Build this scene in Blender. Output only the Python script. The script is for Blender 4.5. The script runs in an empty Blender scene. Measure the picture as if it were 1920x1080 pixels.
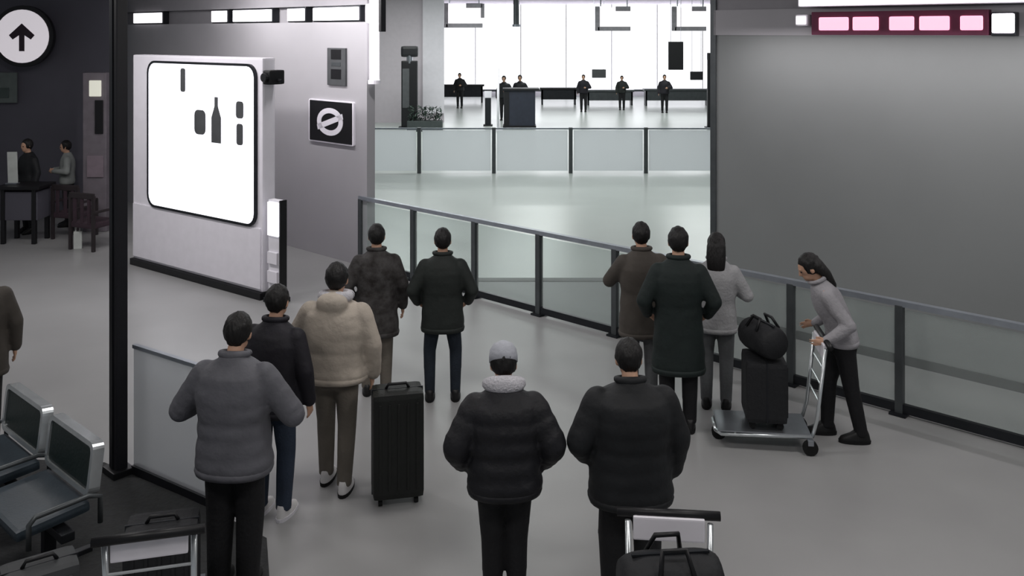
import bpy, bmesh, math, random
from mathutils import Vector, Matrix, noise

random.seed(7)
SC = bpy.context.scene
COL = SC.collection
F, CX, HY, CAMZ = 1700.0, 960.0, 60.0, 3.7      # focal length, principal column, horizon row (in 1920x1080 pixels), eye height

# ------------------------------------------------------------------ camera
cam_d = bpy.data.cameras.new('camera'); cam = bpy.data.objects.new('camera', cam_d); COL.objects.link(cam)
cam_d.sensor_width = 36.0; cam_d.lens = F / 1920 * 36.0
cam_d.shift_y = -(540 - HY) / 1920.0
cam_d.clip_end = 300
cam.location = (0, 0, CAMZ); cam.rotation_euler = (math.pi / 2, 0, 0)
SC.camera = cam

# ------------------------------------------------------------------ world, exposure
w = bpy.data.worlds.new('world'); SC.world = w; w.use_nodes = True
w.node_tree.nodes['Background'].inputs[0].default_value = (0.80, 0.86, 0.92, 1)
w.node_tree.nodes['Background'].inputs[1].default_value = 0.28
vs = SC.view_settings
vs.view_transform = 'Standard'; vs.look = 'None'; vs.gamma = 1.0; vs.use_curve_mapping = False
vs.exposure = 0.0

# ------------------------------------------------------------------ area lights, mostly unseen lamps added for brightness
def area(name, loc, sx, sy, power, col=(1, 1, 1), rot=(0, 0, 0)):
    l = bpy.data.lights.new(name, 'AREA'); l.shape = 'RECTANGLE'; l.size = sx; l.size_y = sy
    l.energy = power; l.color = col
    o = bpy.data.objects.new(name, l); COL.objects.link(o); o.location = loc; o.rotation_euler = rot
    return o
FRONT_FILL = [(-3.2, 3.2), (0.4, 3.2), (4.0, 3.2), (-0.6, 7.4), (3.4, 6.4), (-5.4, 7.6), (-7.4, 12.2)]  # unseen ceiling lamps added to brighten the waiting area
HALL_FILL = [(-3.6, 32.5), (-4.6, 29.0), (1.5, 20.5), (-1.0, 17.5), (4.5, 17.5), (-1.0, 24), (5.0, 24), (0.5, 31), (7, 31), (1, 39), (8, 39)]  # unseen lamps added to brighten the hall floor, pink wall and panels
for x, y in FRONT_FILL:
    area('front_fill_light', (x, y, 4.62), 1.5, 0.5, 50, (1, 0.97, 0.95))
for x, y in HALL_FILL:
    area('hall_fill_light', (x, y, 5.35), 2.6, 1.2, 190 if y > 25 else 76, (0.95, 1.0, 0.98))

WALL_FILL = [(-5.2, 14.9), (-3.6, 13.4), (-2.1, 12.1), (-6.0, 11.6), (-4.9, 10.6)]  # unseen washers added to brighten the grey wall and the billboard
for x, y in WALL_FILL:
    area('wall_fill_light', (x, y, 4.55), 0.8, 0.2, 42, (1, 0.97, 0.98), (math.radians(52), 0, -0.737))
area('fascia_under_light', (4.42, 9.25, 3.62), 5.2, 0.08, 36, (1, 0.95, 0.97), (math.radians(14), 0, -0.737))

# ------------------------------------------------------------------ helpers: pixels to the world
def gp(px, py):
    Y = F * CAMZ / (py - HY)
    return Vector(((px - CX) / F * Y, Y, 0))
def wp(px, py, Y):
    return Vector(((px - CX) / F * Y, Y, CAMZ - (py - HY) / F * Y))
def line_at(px, A, B):
    """Point of the ground line A-B that is seen in column px."""
    k = (px - CX) / F; d = B - A
    t = (k * A.y - A.x) / (d.x - k * d.y)
    return A + d * t
def zrow(py, Y):
    return CAMZ - (py - HY) / F * Y

# ------------------------------------------------------------------ materials
def lin(c):
    return tuple(((v / 255) / 12.92 if v / 255 <= 0.04045 else ((v / 255 + 0.055) / 1.055) ** 2.4) for v in c)
def mat(name, rgb, rough=0.6, metal=0.0, var=0.12, scale=6.0, bump=0.0, bscale=40.0, spec=0.4, rgb2=None, stretch=(1, 1, 1)):
    m = bpy.data.materials.new(name); m.use_nodes = True
    nt = m.node_tree; N = nt.nodes; L = nt.links; p = N['Principled BSDF']
    c = lin(rgb)
    tc = N.new('ShaderNodeTexCoord'); mp = N.new('ShaderNodeMapping'); mp.inputs['Scale'].default_value = stretch
    nz = N.new('ShaderNodeTexNoise'); nz.inputs['Scale'].default_value = scale; nz.inputs['Detail'].default_value = 5
    rp = N.new('ShaderNodeValToRGB')
    lo = tuple(v * (1 - var) for v in c); hi = tuple(min(1, v * (1 + var)) for v in c)
    if rgb2: lo, hi = c, lin(rgb2)
    rp.color_ramp.elements[0].position = 0.3; rp.color_ramp.elements[1].position = 0.7
    rp.color_ramp.elements[0].color = (*lo, 1); rp.color_ramp.elements[1].color = (*hi, 1)
    L.new(tc.outputs['Object'], mp.inputs['Vector']); L.new(mp.outputs['Vector'], nz.inputs['Vector'])
    L.new(nz.outputs['Fac'], rp.inputs['Fac']); L.new(rp.outputs['Color'], p.inputs['Base Color'])
    p.inputs['Roughness'].default_value = rough; p.inputs['Metallic'].default_value = metal
    p.inputs['Specular IOR Level'].default_value = spec
    if bump:
        n2 = N.new('ShaderNodeTexNoise'); n2.inputs['Scale'].default_value = bscale; n2.inputs['Detail'].default_value = 4
        b = N.new('ShaderNodeBump'); b.inputs['Strength'].default_value = bump; b.inputs['Distance'].default_value = 0.02
        L.new(mp.outputs['Vector'], n2.inputs['Vector']); L.new(n2.outputs['Fac'], b.inputs['Height']); L.new(b.outputs['Normal'], p.inputs['Normal'])
    return m
def emit(name, rgb, s):
    m = bpy.data.materials.new(name); m.use_nodes = True
    p = m.node_tree.nodes['Principled BSDF']
    p.inputs['Base Color'].default_value = (*lin(rgb), 1)
    p.inputs['Emission Color'].default_value = (*lin(rgb), 1); p.inputs['Emission Strength'].default_value = s
    p.inputs['Roughness'].default_value = 0.5
    return m
def glass(name, rgb, body=0.15, gloss=0.06, through=0.0):
    """A pane: mostly clear, with a thin milky film and a reflection."""
    m = bpy.data.materials.new(name); m.use_nodes = True
    nt = m.node_tree; N = nt.nodes; L = nt.links
    for n in list(N):
        if n.type == 'BSDF_PRINCIPLED': N.remove(n)
    out = [n for n in N if n.type == 'OUTPUT_MATERIAL'][0]
    t = N.new('ShaderNodeBsdfTransparent'); t.inputs[0].default_value = (0.93, 0.96, 0.95, 1)
    d = N.new('ShaderNodeBsdfDiffuse'); d.inputs[0].default_value = (*lin(rgb), 1)
    g = N.new('ShaderNodeBsdfGlossy'); g.inputs['Roughness'].default_value = 0.12
    a = N.new('ShaderNodeMixShader'); a.inputs[0].default_value = body
    b = N.new('ShaderNodeMixShader'); b.inputs[0].default_value = gloss
    L.new(t.outputs[0], a.inputs[1])
    if through:
        tl = N.new('ShaderNodeBsdfTranslucent'); tl.inputs[0].default_value = (*lin(rgb), 1)
        mx = N.new('ShaderNodeMixShader'); mx.inputs[0].default_value = through
        L.new(d.outputs[0], mx.inputs[1]); L.new(tl.outputs[0], mx.inputs[2]); L.new(mx.outputs[0], a.inputs[2])
    else:
        L.new(d.outputs[0], a.inputs[2])
    L.new(a.outputs[0], b.inputs[1]); L.new(g.outputs[0], b.inputs[2]); L.new(b.outputs[0], out.inputs[0])
    return m

M = dict(
    floor=mat('floor_terrazzo', (150, 150, 150), 0.34, var=0.05, scale=1.2, bump=0.02, bscale=60),
    hallfloor=mat('hall_floor_pale', (188, 194, 190), 0.28, var=0.04, scale=0.8),
    inlay=mat('floor_inlay_grey', (104, 108, 108), 0.4, var=0.06),
    shade=mat('shade_charcoal', (50, 51, 52), 0.9, var=0.15, scale=20, bump=0.3),  # dark tone that stands for shade on the floor
    threshold=mat('threshold_dark', (60, 63, 64), 0.5),
    wallgrey=mat('wall_grey_satin', (168, 166, 170), 0.55, var=0.04, scale=1.0),
    wallpink=mat('wall_pale_pink', (196, 188, 194), 0.6, var=0.03),
    wallpale=mat('wall_pale', (222, 218, 224), 0.6, var=0.03),
    wallright=mat('wall_panel_dark_satin', (132, 135, 135), 0.42, var=0.06, scale=0.5, spec=0.3),
    walldark=mat('wall_charcoal', (80, 79, 88), 0.7, var=0.10, scale=0.7),
    ceil=mat('ceiling_grey', (150, 148, 152), 0.8, var=0.03),
    black=mat('black_plastic', (18, 18, 21), 0.45),
    darkmetal=mat('dark_metal', (44, 46, 50), 0.4, metal=0.6),
    postdark=mat('column_black', (20, 20, 26), 0.5),
    postgrey=mat('post_grey_metal', (84, 88, 90), 0.4, metal=0.5),
    steel=mat('steel_brushed', (168, 172, 178), 0.28, metal=0.9, stretch=(1, 1, 12)),
    chrome=mat('chrome_pale', (205, 210, 212), 0.25, metal=0.7),
    railmat=mat('rail_grey', (150, 156, 164), 0.35, metal=0.5),
    framegrey=mat('frame_pale_grey', (176, 172, 178), 0.6),
    white=mat('white_enamel', (226, 224, 230), 0.45, var=0.03),
    casing=mat('casing_white', (234, 231, 238), 0.5, var=0.03),
    printgrey=mat('print_dark_grey', (70, 72, 74), 0.7),
    rubber=mat('rubber_black', (14, 14, 15), 0.8),
    leather=mat('seat_dark_green_vinyl', (18, 34, 32), 0.42, bump=0.1),
    seatblue=mat('seat_slate_vinyl', (54, 64, 72), 0.45, bump=0.1),
    maroon=mat('maroon_fabric', (58, 44, 52), 0.8, bump=0.2),
    wood=mat('dark_wood', (46, 40, 42), 0.5, stretch=(1, 8, 1)),
    paper=mat('paper_white', (190, 194, 190), 0.8),
    suit=mat('suitcase_black_shell', (24, 26, 24), 0.5, bump=0.15, bscale=80),
    bag=mat('bag_black_nylon', (26, 27, 30), 0.7, bump=0.3, bscale=30),
    leaf=mat('leaf_dark_green', (40, 56, 48), 0.6),
    pot=mat('planter_dark', (56, 62, 62), 0.6),
    maroonmetal=mat('housing_maroon', (104, 44, 70), 0.6),
    grass=glass('barrier_glass', (205, 212, 210), 0.16, 0.05),
    frost=glass('frosted_white_glass', (246, 247, 250), 0.78, 0.04, 0.55),
    milk=glass('milky_glass', (222, 222, 228), 0.50, 0.05),
    screen=emit('screen_white', (248, 248, 255), 1.35),
    lamp=emit('lamp_white', (255, 250, 255), 2.2),
    pinklamp=emit('lamp_pink', (255, 196, 216), 0.95),
    windowglow=emit('window_daylight', (250, 250, 255), 1.9),
    signwhite=emit('sign_white_face', (255, 250, 253), 1.0),
    skin=mat('skin', (190, 150, 126), 0.55, var=0.04),
    hair=mat('hair_black', (16, 14, 14), 0.55, bump=0.6, bscale=60, stretch=(1, 1, 0.2)),
    eye=mat('eye_dark', (24, 18, 16), 0.2),
)

# ------------------------------------------------------------------ object helpers
def link(name, me, m=None, parent=None, smooth=False):
    o = bpy.data.objects.new(name, me); COL.objects.link(o)
    if m is not None: me.materials.append(M[m] if isinstance(m, str) else m)
    if parent is not None: o.parent = parent
    if smooth:
        for p in me.polygons: p.use_smooth = True
    return o
def obj(name, bm, m=None, parent=None, smooth=False):
    me = bpy.data.meshes.new(name); bmesh.ops.recalc_face_normals(bm, faces=bm.faces[:]); bm.to_mesh(me); bm.free()
    return link(name, me, m, parent, smooth)
def tag(o, label, cat, group=None, kind=None):
    o['label'] = label; o['category'] = cat
    if group: o['group'] = group
    if kind: o['kind'] = kind
    return o
def thing(name, label, cat, loc=(0, 0, 0), rz=0.0, group=None):
    o = bpy.data.objects.new(name, None); COL.objects.link(o); o.empty_display_size = 0.2
    o.location = loc; o.rotation_euler = (0, 0, rz)
    return tag(o, label, cat, group)
def struct(o):
    o['kind'] = 'structure'; return o
def B(): return bmesh.new()
def box(bm, c, s, rz=0.0, bev=0.0, rx=0.0, ry=0.0):
    r = bmesh.ops.create_cube(bm, size=1.0)
    v = r['verts']
    bmesh.ops.scale(bm, vec=s, verts=v)
    if bev > 0:
        e = list({e for x in v for e in x.link_edges})
        rb = bmesh.ops.bevel(bm, geom=e, offset=bev, segments=2, affect='EDGES', profile=0.7)
        v = list({x for f in rb['faces'] for x in f.verts} | {x for x in v if x.is_valid})
    R = Matrix.Rotation(rz, 4, 'Z') @ Matrix.Rotation(ry, 4, 'Y') @ Matrix.Rotation(rx, 4, 'X')
    bmesh.ops.transform(bm, matrix=Matrix.Translation(c) @ R, verts=v)
    return bm
def ball(bm, c, r, seg=14, rot=None):
    r = (r, r, r) if not hasattr(r, '__len__') else r
    q = bmesh.ops.create_uvsphere(bm, u_segments=seg, v_segments=max(6, seg * 2 // 3), radius=1.0)
    mt = Matrix.Translation(c) @ (rot.to_4x4() if rot else Matrix.Identity(4)) @ Matrix.Diagonal((*r, 1))
    bmesh.ops.transform(bm, matrix=mt, verts=q['verts'])
    return bm
def tube(bm, pts, rad, seg=10, caps=True):
    """Swept tube through points with one radius each (parallel-transported rings)."""
    pts = [Vector(p) for p in pts]
    if not hasattr(rad, '__len__'): rad = [rad] * len(pts)
    rings = []; up = None
    for i, p in enumerate(pts):
        d = (pts[min(i + 1, len(pts) - 1)] - pts[max(i - 1, 0)]).normalized()
        if up is None:
            up = Vector((0, 0, 1)) if abs(d.z) < 0.9 else Vector((0, 1, 0))
        a = (up - d * up.dot(d)).normalized(); b = d.cross(a); up = a
        rings.append([bm.verts.new(p + (a * math.cos(t) + b * math.sin(t)) * rad[i]) for t in [2 * math.pi * k / seg for k in range(seg)]])
    for r0, r1 in zip(rings, rings[1:]):
        for k in range(seg):
            bm.faces.new((r0[k], r0[(k + 1) % seg], r1[(k + 1) % seg], r1[k]))
    if caps:
        bm.faces.new(rings[0][::-1]); bm.faces.new(rings[-1])
    return bm
def loft(bm, rings, seg=20, ex=2.4):
    """Rings (x, y, z, rx, ry): closed superelliptic body."""
    vs_ = []
    for (x, y, z, rx, ry) in rings:
        row = []
        for k in range(seg):
            t = 2 * math.pi * k / seg; c, s = math.cos(t), math.sin(t)
            row.append(bm.verts.new((x + rx * math.copysign(abs(c) ** (2 / ex), c), y + ry * math.copysign(abs(s) ** (2 / ex), s), z)))
        vs_.append(row)
    for r0, r1 in zip(vs_, vs_[1:]):
        for k in range(seg): bm.faces.new((r0[k], r0[(k + 1) % seg], r1[(k + 1) % seg], r1[k]))
    bm.faces.new(vs_[0][::-1]); bm.faces.new(vs_[-1])
    return bm
def limb(bm, pts, rad, seg=12, n=6):
    """Tapering limb with rounded joints, resampled along its joints."""
    P, R = [], []
    for i in range(len(pts) - 1):
        a, b = Vector(pts[i]), Vector(pts[i + 1])
        for k in range(n):
            P.append(a.lerp(b, k / n)); R.append(rad[i] + (rad[i + 1] - rad[i]) * k / n)
    P.append(Vector(pts[-1])); R.append(rad[-1])
    tube(bm, P, R, seg)
    for p, r in zip(pts, rad): ball(bm, p, r * 0.99, 12)
    return bm
def plate(bm, a, b, z0, z1, th, off=0.0):
    """Upright slab over the ground line a-b."""
    a, b = Vector((a[0], a[1], 0)), Vector((b[0], b[1], 0)); d = b - a
    ang = math.atan2(d.y, d.x); n = Vector((-math.sin(ang), math.cos(ang), 0))
    c = (a + b) / 2 + n * off
    return box(bm, (c.x, c.y, (z0 + z1) / 2), (d.length, th, z1 - z0), ang)
def rounded_rect(wd, ht, r, n=5):
    P = []
    for cx, cz, a0 in ((wd / 2 - r, ht / 2 - r, 0), (-wd / 2 + r, ht / 2 - r, 90), (-wd / 2 + r, -ht / 2 + r, 180), (wd / 2 - r, -ht / 2 + r, 270)):
        for k in range(n + 1):
            a = math.radians(a0 + 90 * k / n); P.append((cx + r * math.cos(a), cz + r * math.sin(a)))
    return P
def prism_xz(bm, P, y0, y1):
    """Outline in x-z made solid between y0 and y1."""
    A = [bm.verts.new((x, y0, z)) for x, z in P]; Bv = [bm.verts.new((x, y1, z)) for x, z in P]
    n = len(P)
    bm.faces.new(A); bm.faces.new(Bv[::-1])
    for k in range(n): bm.faces.new((A[k], A[(k + 1) % n], Bv[(k + 1) % n], Bv[k]))
    return bm
def frame_xz(bm, Po, Pi, y0, y1):
    n = len(Po)
    V = [[bm.verts.new((x, y, z)) for x, z in P] for P in (Po, Pi) for y in (y0, y1)]
    o0, o1, i0, i1 = V
    for k in range(n):
        j = (k + 1) % n
        bm.faces.new((o0[k], o0[j], i0[j], i0[k])); bm.faces.new((o1[k], i1[k], i1[j], o1[j]))
        bm.faces.new((o0[k], o1[k], o1[j], o0[j])); bm.faces.new((i0[k], i0[j], i1[j], i1[k]))
    return bm

# ================================================================== THE SETTING
D = Vector((0.741, -0.672, 0)); NRM = Vector((0.672, 0.741, 0))          # the line of the barrier and the walls; its far side
ANG = math.atan2(D.y, D.x)
B0 = gp(890, 557)                                                         # a post of the barrier: zero of the run
bar = lambda t, off=0.0: B0 + D * t + NRM * off
BARA, BARB = bar(-3), bar(9)

f = B(); box(f, (3, 25, -0.05), (70, 62, 0.1)); struct(obj('floor', f, 'floor'))
# the pale floor of the arrivals hall, laid beyond a dark threshold strip
yT = F * CAMZ / (522 - HY)
aL = line_at(700, BARA, BARB)
f = B()
q0 = bar(-2.75, 0.2); q1 = bar(-12, 0.2); q2 = bar((12.66 - yT) / 0.672, 0.02)
pts = [(q2.x, q2.y), (14, yT), (30, 53), (-14, 53), (q1.x, q1.y), (q0.x, q0.y)]
Vt = [f.verts.new((x, y, 0.004)) for x, y in pts]; Vb = [f.verts.new((x, y, 0.0)) for x, y in pts]
f.faces.new(Vt); f.faces.new(Vb[::-1])
for k in range(len(pts)): f.faces.new((Vt[k], Vb[k], Vb[(k + 1) % len(pts)], Vt[(k + 1) % len(pts)]))
struct(obj('floor_hall', f, 'hallfloor'))
f = B(); box(f, (1.78, yT - 0.09, 0.005), (6.3, 0.18, 0.010)); struct(obj('trim_1', f, 'threshold'))

m0, m1 = bar((12.66 - yT) / 0.672, 0.04), bar(3.1, 0.04)
def slab(name, pts, z1, m):
    f = B(); Vt = [f.verts.new((x, y, z1)) for x, y in pts]; Vb = [f.verts.new((x, y, 0.0)) for x, y in pts]
    f.faces.new(Vt); f.faces.new(Vb[::-1])
    for k in range(len(pts)): f.faces.new((Vt[k], Vb[k], Vb[(k + 1) % len(pts)], Vt[(k + 1) % len(pts)]))
    return obj(name, f, m)
struct(slab('floor_inlay', [(m0.x, m0.y), (m1.x, m1.y), (2.5, 11.75), (2.9, yT)], 0.003, 'inlay'))
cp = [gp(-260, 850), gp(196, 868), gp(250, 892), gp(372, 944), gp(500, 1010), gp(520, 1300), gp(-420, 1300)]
struct(slab('floor_shade', [(p.x, p.y) for p in cp], 0.006, 'shade'))  # dark sheet laid for the shadow on the near left floor
# wall with the square sign, in the line of the barrier, behind the billboard
wl0, wl1 = line_at(205, BARA, BARB), line_at(688, BARA, BARB)
f = B(); plate(f, wl0, wl1, 0, 3.86, 0.16, 0.08); struct(obj('wall_left', f, 'wallgrey'))
f = B(); plate(f, wl0, wl1, 4.13, 4.7, 0.16, 0.08); struct(obj('wall_left_upper', f, 'ceil'))
# dark wall at the far left behind the seating
f = B(); box(f, (-14.43, 18.2, 2.35), (13.1, 0.2, 4.7)); struct(obj('wall_back_left', f, 'walldark'))
# right hand wall behind the barrier
wr0 = Vector((2.61, 11.69, 0)); wr1 = wr0 + D * 9.5
f = B(); plate(f, wr0, wr1, 0, 3.66, 0.14, 0.07); struct(obj('wall_right', f, 'wallright'))
f = B(); plate(f, wr0, wr1, 3.98, 4.7, 0.5, 0.25); struct(obj('wall_right_upper', f, 'ceil'))
f = B(); plate(f, wr0 - D * 0.05, wr0 + D * 0.03, 0, 4.7, 0.18, 0.07); struct(obj('trim_2', f, 'postgrey'))
f = B(); plate(f, wr0 + D * 0.04, wr1, 0.0, 0.10, 0.02, -0.012); struct(obj('baseboard_right', f, 'darkmetal'))
f = B(); plate(f, wr0, wr1, 3.66, 3.98, 0.08, 0.02); struct(obj('trim_4', f, 'wallgrey'))
# hall: pale walls, ceiling, glowing window wall
f = B(); a, b = wp(690, 60, 37), wp(832, 60, 37)
box(f, ((a.x + b.x) / 2 - 3, 37.1, 2.75), (b.x - a.x + 6, 0.2, 5.5)); struct(obj('wall_hall_left', f, 'wallpink'))
f = B(); a, b = wp(792, 60, 36.7), wp(832, 60, 36.7)
box(f, ((a.x + b.x) / 2, 36.9, 2.95), (b.x - a.x, 0.16, 5.1 - 0.0)); struct(obj('wall_hall_pier', f, 'wallpale'))
f = B(); box(f, (10, 52.2, 2.75), (40, 0.2, 5.5)); struct(obj('wall_hall_back', f, 'wallpale'))
f = B(); box(f, (8.2, 34, 5.6), (42, 41, 0.2)); struct(obj('ceiling_hall', f, 'ceil'))
f = B(); box(f, (-2.5, 4.2, 4.8), (34, 18.6, 0.2)); struct(obj('ceiling', f, 'ceil'))
win = bpy.data.objects.new('window_1', None); COL.objects.link(win); struct(win)
pane_w = 2.6
f = B(); box(f, (0, 0, 0), (pane_w - 0.05, 0.04, 4.85), bev=0.0); pm = bpy.data.meshes.new('pane'); f.to_mesh(pm); f.free(); pm.materials.append(M['windowglow'])
for k in range(9):
    p_ = bpy.data.objects.new('pane', pm); COL.objects.link(p_); p_.parent = win; p_.location = (-6.0 + pane_w * k, 51.9, 2.85)
for k in range(10):
    f = B(); box(f, (-6.0 - pane_w / 2 + pane_w * k, 51.88, 2.85), (0.05, 0.08, 4.85)); obj('mullion', f, 'white', win)
f = B(); box(f, (5.6, 51.85, 0.36), (24.5, 0.16, 0.12)); obj('window_sill', f, 'postgrey', win)

# ================================================================== BARRIERS
def barrier_post(bm, p, h, wd=0.06):
    box(bm, (p.x, p.y, h / 2), (wd, wd, h), ANG, bev=0.008)
gb = thing('glass_barrier', 'long waist-high glass barrier with grey posts that the waiting people face', 'barrier')
posts = [-2.52, -1.28, 0, 1.18, 2.4, 3.55, 4.66, 5.77, 6.95, 8.15]
for t in posts:
    p = bar(t)
    f = B(); barrier_post(f, p, 1.06, 0.075); o = obj('post', f, 'postgrey', gb)
    f = B(); box(f, (p.x, p.y, 0.012), (0.16, 0.16, 0.024), ANG, bev=0.006); obj('foot_plate', f, 'darkmetal', o)
for t0, t1 in zip(posts, posts[1:]):
    f = B(); plate(f, bar(t0 + 0.05), bar(t1 - 0.05), 0.12, 1.02, 0.012); obj('glass_panel', f, 'grass', gb)
f = B(); plate(f, bar(posts[0] - 0.03), bar(posts[-1] + 0.03), 1.05, 1.105, 0.07); obj('top_rail', f, 'railmat', gb)
f = B(); plate(f, bar(posts[0]), bar(posts[-1]), 0.025, 0.11, 0.05); obj('bottom_rail', f, 'darkmetal', gb)

# second barrier, inside the hall: frosted white panels
YB = F * CAMZ / (325 - HY)
hb = thing('panel_barrier', 'row of frosted white panels between posts across the bright hall', 'barrier')
xs = [wp(c, 0, YB).x for c in (646, 786, 926, 1070, 1211, 1345)]
for x in xs:
    f = B(); box(f, (x, YB, 0.60), (0.10, 0.10, 1.20), bev=0.01); obj('post', f, 'postgrey', hb)
for x0, x1 in zip(xs, xs[1:]):
    f = B(); box(f, ((x0 + x1) / 2, YB, 0.60), (x1 - x0 - 0.16, 0.03, 1.06), bev=0.004); obj('panel', f, 'frost', hb)
f = B(); box(f, ((xs[0] + xs[-1]) / 2, YB, 1.17), (xs[-1] - xs[0], 0.05, 0.04)); obj('top_rail', f, 'railmat', hb)

# near the column: a short low screen of milky glass
g0, g1 = gp(252, 886), gp(365, 936); g1 = g0 + (g1 - g0).normalized() * 1.12
lg = thing('low_glass_screen', 'low milky glass screen beside the black column, behind the grey jacket', 'screen')
f = B(); plate(f, g0, g1, 0.06, 1.06, 0.014); obj('glass_panel', f, 'milk', lg)
f = B(); plate(f, g0, g1, 0.0, 0.07, 0.06); obj('bottom_rail', f, 'postdark', lg)
f = B(); plate(f, g0, g1, 1.05, 1.08, 0.04); obj('top_rail', f, 'railmat', lg)
f = B(); box(f, (g1.x, g1.y, 0.54), (0.05, 0.05, 1.08), ANG); obj('post', f, 'postgrey', lg)

# black column
pc = gp(222, 888)
co = thing('column', 'tall slim black column standing in front of the white billboard edge', 'column', pc, ANG)
f = B(); box(f, (0, 0, 2.33), (0.135, 0.10, 4.66), bev=0.012); obj('shaft', f, 'postdark', co)
f = B(); box(f, (0, 0, 0.03), (0.22, 0.18, 0.06), bev=0.01); obj('base_plate', f, 'black', co)
f = B(); box(f, (0.0, -0.054, 2.3), (0.03, 0.012, 4.5)); obj('cover_strip', f, 'darkmetal', co)

# ================================================================== BILLBOARD
A0, A1 = gp(250, 496), gp(440, 549)
bd = (A1 - A0).normalized(); bang = math.atan2(bd.y, bd.x)
e0, e1 = line_at(247, A0, A1), line_at(490, A0, A1); bw = (e1 - e0).length; bc = (e0 + e1) / 2
bb = thing('billboard', 'large white illuminated billboard with rounded screen and grey lower cabinet', 'billboard', bc, bang)
f = B(); box(f, (0, 0.13, 1.72), (bw, 0.22, 3.24), bev=0.03); obj('casing', f, 'casing', bb)
f = B(); box(f, (0, 0.12, 0.05), (bw + 0.02, 0.30, 0.10), bev=0.01); obj('plinth', f, 'black', bb)
f = B(); box(f, (0, 0.012, 0.56), (bw - 0.06, 0.02, 0.84), bev=0.006); obj('lower_panel', f, 'casing', bb)
s0, s1 = line_at(280, A0, A1), line_at(478, A0, A1)
sw = (s1 - s0).length; sx = ((s0 + s1) / 2 - bc).dot(bd); sh = 2.20; sz = 2.12
f = B(); P = rounded_rect(sw, sh, 0.16); P = [(x + sx, z + sz) for x, z in P]; prism_xz(f, P, -0.012, 0.03); scr = obj('screen', f, 'screen', bb)
Po = [(x + sx, z + sz) for x, z in rounded_rect(sw + 0.07, sh + 0.07, 0.19)]
f = B(); frame_xz(f, Po, P, -0.022, 0.03); obj('screen_frame', f, 'darkmetal', bb)
def on_board(px):
    return (line_at(px, A0, A1) - bc).dot(bd)
def bprint(pxa, pxb, ya, yb, shape='rect'):
    xa, xb = on_board(pxa), on_board(pxb); Yc = line_at((pxa + pxb) / 2, A0, A1).y
    z1, z0 = zrow(ya, Yc), zrow(yb, Yc); f = B()
    if shape == 'rect': P = [(x + (xa + xb) / 2, z + (z0 + z1) / 2) for x, z in rounded_rect(xb - xa, z1 - z0, min(xb - xa, z1 - z0) * 0.3)]
    else:   # bottle outline
        c, wd, h = (xa + xb) / 2, (xb - xa) / 2, z1 - z0
        prof = [(1, 0), (1, 0.55), (0.55, 0.72), (0.35, 0.8), (0.35, 1.0)]
        P = [(c + wd * r, z0 + h * q) for r, q in prof] + [(c - wd * r, z0 + h * q) for r, q in prof[::-1]]
    prism_xz(f, P, -0.0165, -0.0125); return obj('printed_shape', f, 'printgrey', scr)
bprint(398, 416, 182, 268, 'bottle'); bprint(366, 387, 206, 252); bprint(444, 458, 190, 222); bprint(445, 457, 232, 272); bprint(340, 349, 128, 172)
# black lamp head on the top corner of the billboard
c = line_at(497, A0, A1)
sp = thing('spot_camera', 'small black camera head on the upper corner of the billboard', 'camera', (c.x, c.y, zrow(145, c.y)), bang)
f = B(); box(f, (0.06, 0.10, 0.0), (0.15, 0.26, 0.20), bev=0.03); obj('body', f, 'black', sp)
f = B(); tube(f, [(0.06, -0.02, 0), (0.06, -0.08, 0)], 0.06, 14); obj('lens_hood', f, 'black', sp)
f = B(); tube(f, [(-0.03, 0.12, -0.02), (0.20, 0.12, -0.05)], 0.025, 8); obj('bracket', f, 'darkmetal', sp)
# leaflet stand in front of the billboard's end
c = line_at(509, A0, A1) + Vector((-0.1, -0.12, 0)) * 0
ls = thing('leaflet_stand', 'slim white leaflet stand with dark side at the end of the billboard', 'stand', (c.x, c.y, 0), bang)
f = B(); box(f, (0.0, 0.09, 0.72), (0.24, 0.10, 1.36), bev=0.02); obj('cabinet', f, 'white', ls)
f = B(); box(f, (0.132, 0.09, 0.72), (0.03, 0.11, 1.37), bev=0.006); obj('side_panel', f, 'black', ls)
f = B(); box(f, (0, 0.09, 0.03), (0.28, 0.24, 0.06)); obj('base_plate', f, 'darkmetal', ls)
f = B(); box(f, (0, 0.03, 1.14), (0.22, 0.03, 0.46), bev=0.01); obj('display', f, 'screen', ls)
for k in range(2):
    f = B(); box(f, (0, 0.03, 0.35 + 0.26 * k), (0.2, 0.05, 0.16), bev=0.006); obj('leaflet_pocket', f, 'casing', ls)

# ================================================================== SIGNS ON THE GREY WALL
def on_wall(px, A=BARA, Bq=BARB): return line_at(px, A, Bq)
def wall_sign(name, label, cat, pxa, pxb, ya, yb, th, m, off=0.0):
    a, b = on_wall(pxa), on_wall(pxb); c = (a + b) / 2; z1, z0 = zrow(ya, c.y), zrow(yb, c.y)
    t = thing(name, label, cat, (c.x - NRM.x * off, c.y - NRM.y * off, (z0 + z1) / 2), ANG)
    wd, ht = (b - a).length, z1 - z0
    f = B(); box(f, (0, -th / 2, 0), (wd, th, ht), bev=0.008); obj('plate', f, m, t)
    return t, wd, ht
t, wd, ht = wall_sign('square_sign', 'black square wall sign with a pale ring emblem on grey wall', 'sign', 585, 664, 190, 266, 0.05, 'black')
f = B(); r0, r1 = 0.34 * ht, 0.22 * ht
kx = wd / ht
Po = [(math.cos(2 * math.pi * k / 32) * r0 * kx * 0.9, math.sin(2 * math.pi * k / 32) * r0) for k in range(32)]
Pi = [(x * 0.68, z * 0.62) for x, z in Po]
frame_xz(f, Po, Pi, -0.058, -0.05); obj('ring', f, 'casing', t)
f = B(); box(f, (0, -0.054, 0), (0.62 * wd, 0.008, 0.09), ry=-0.3); obj('cross_bar', f, 'casing', t)
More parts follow.
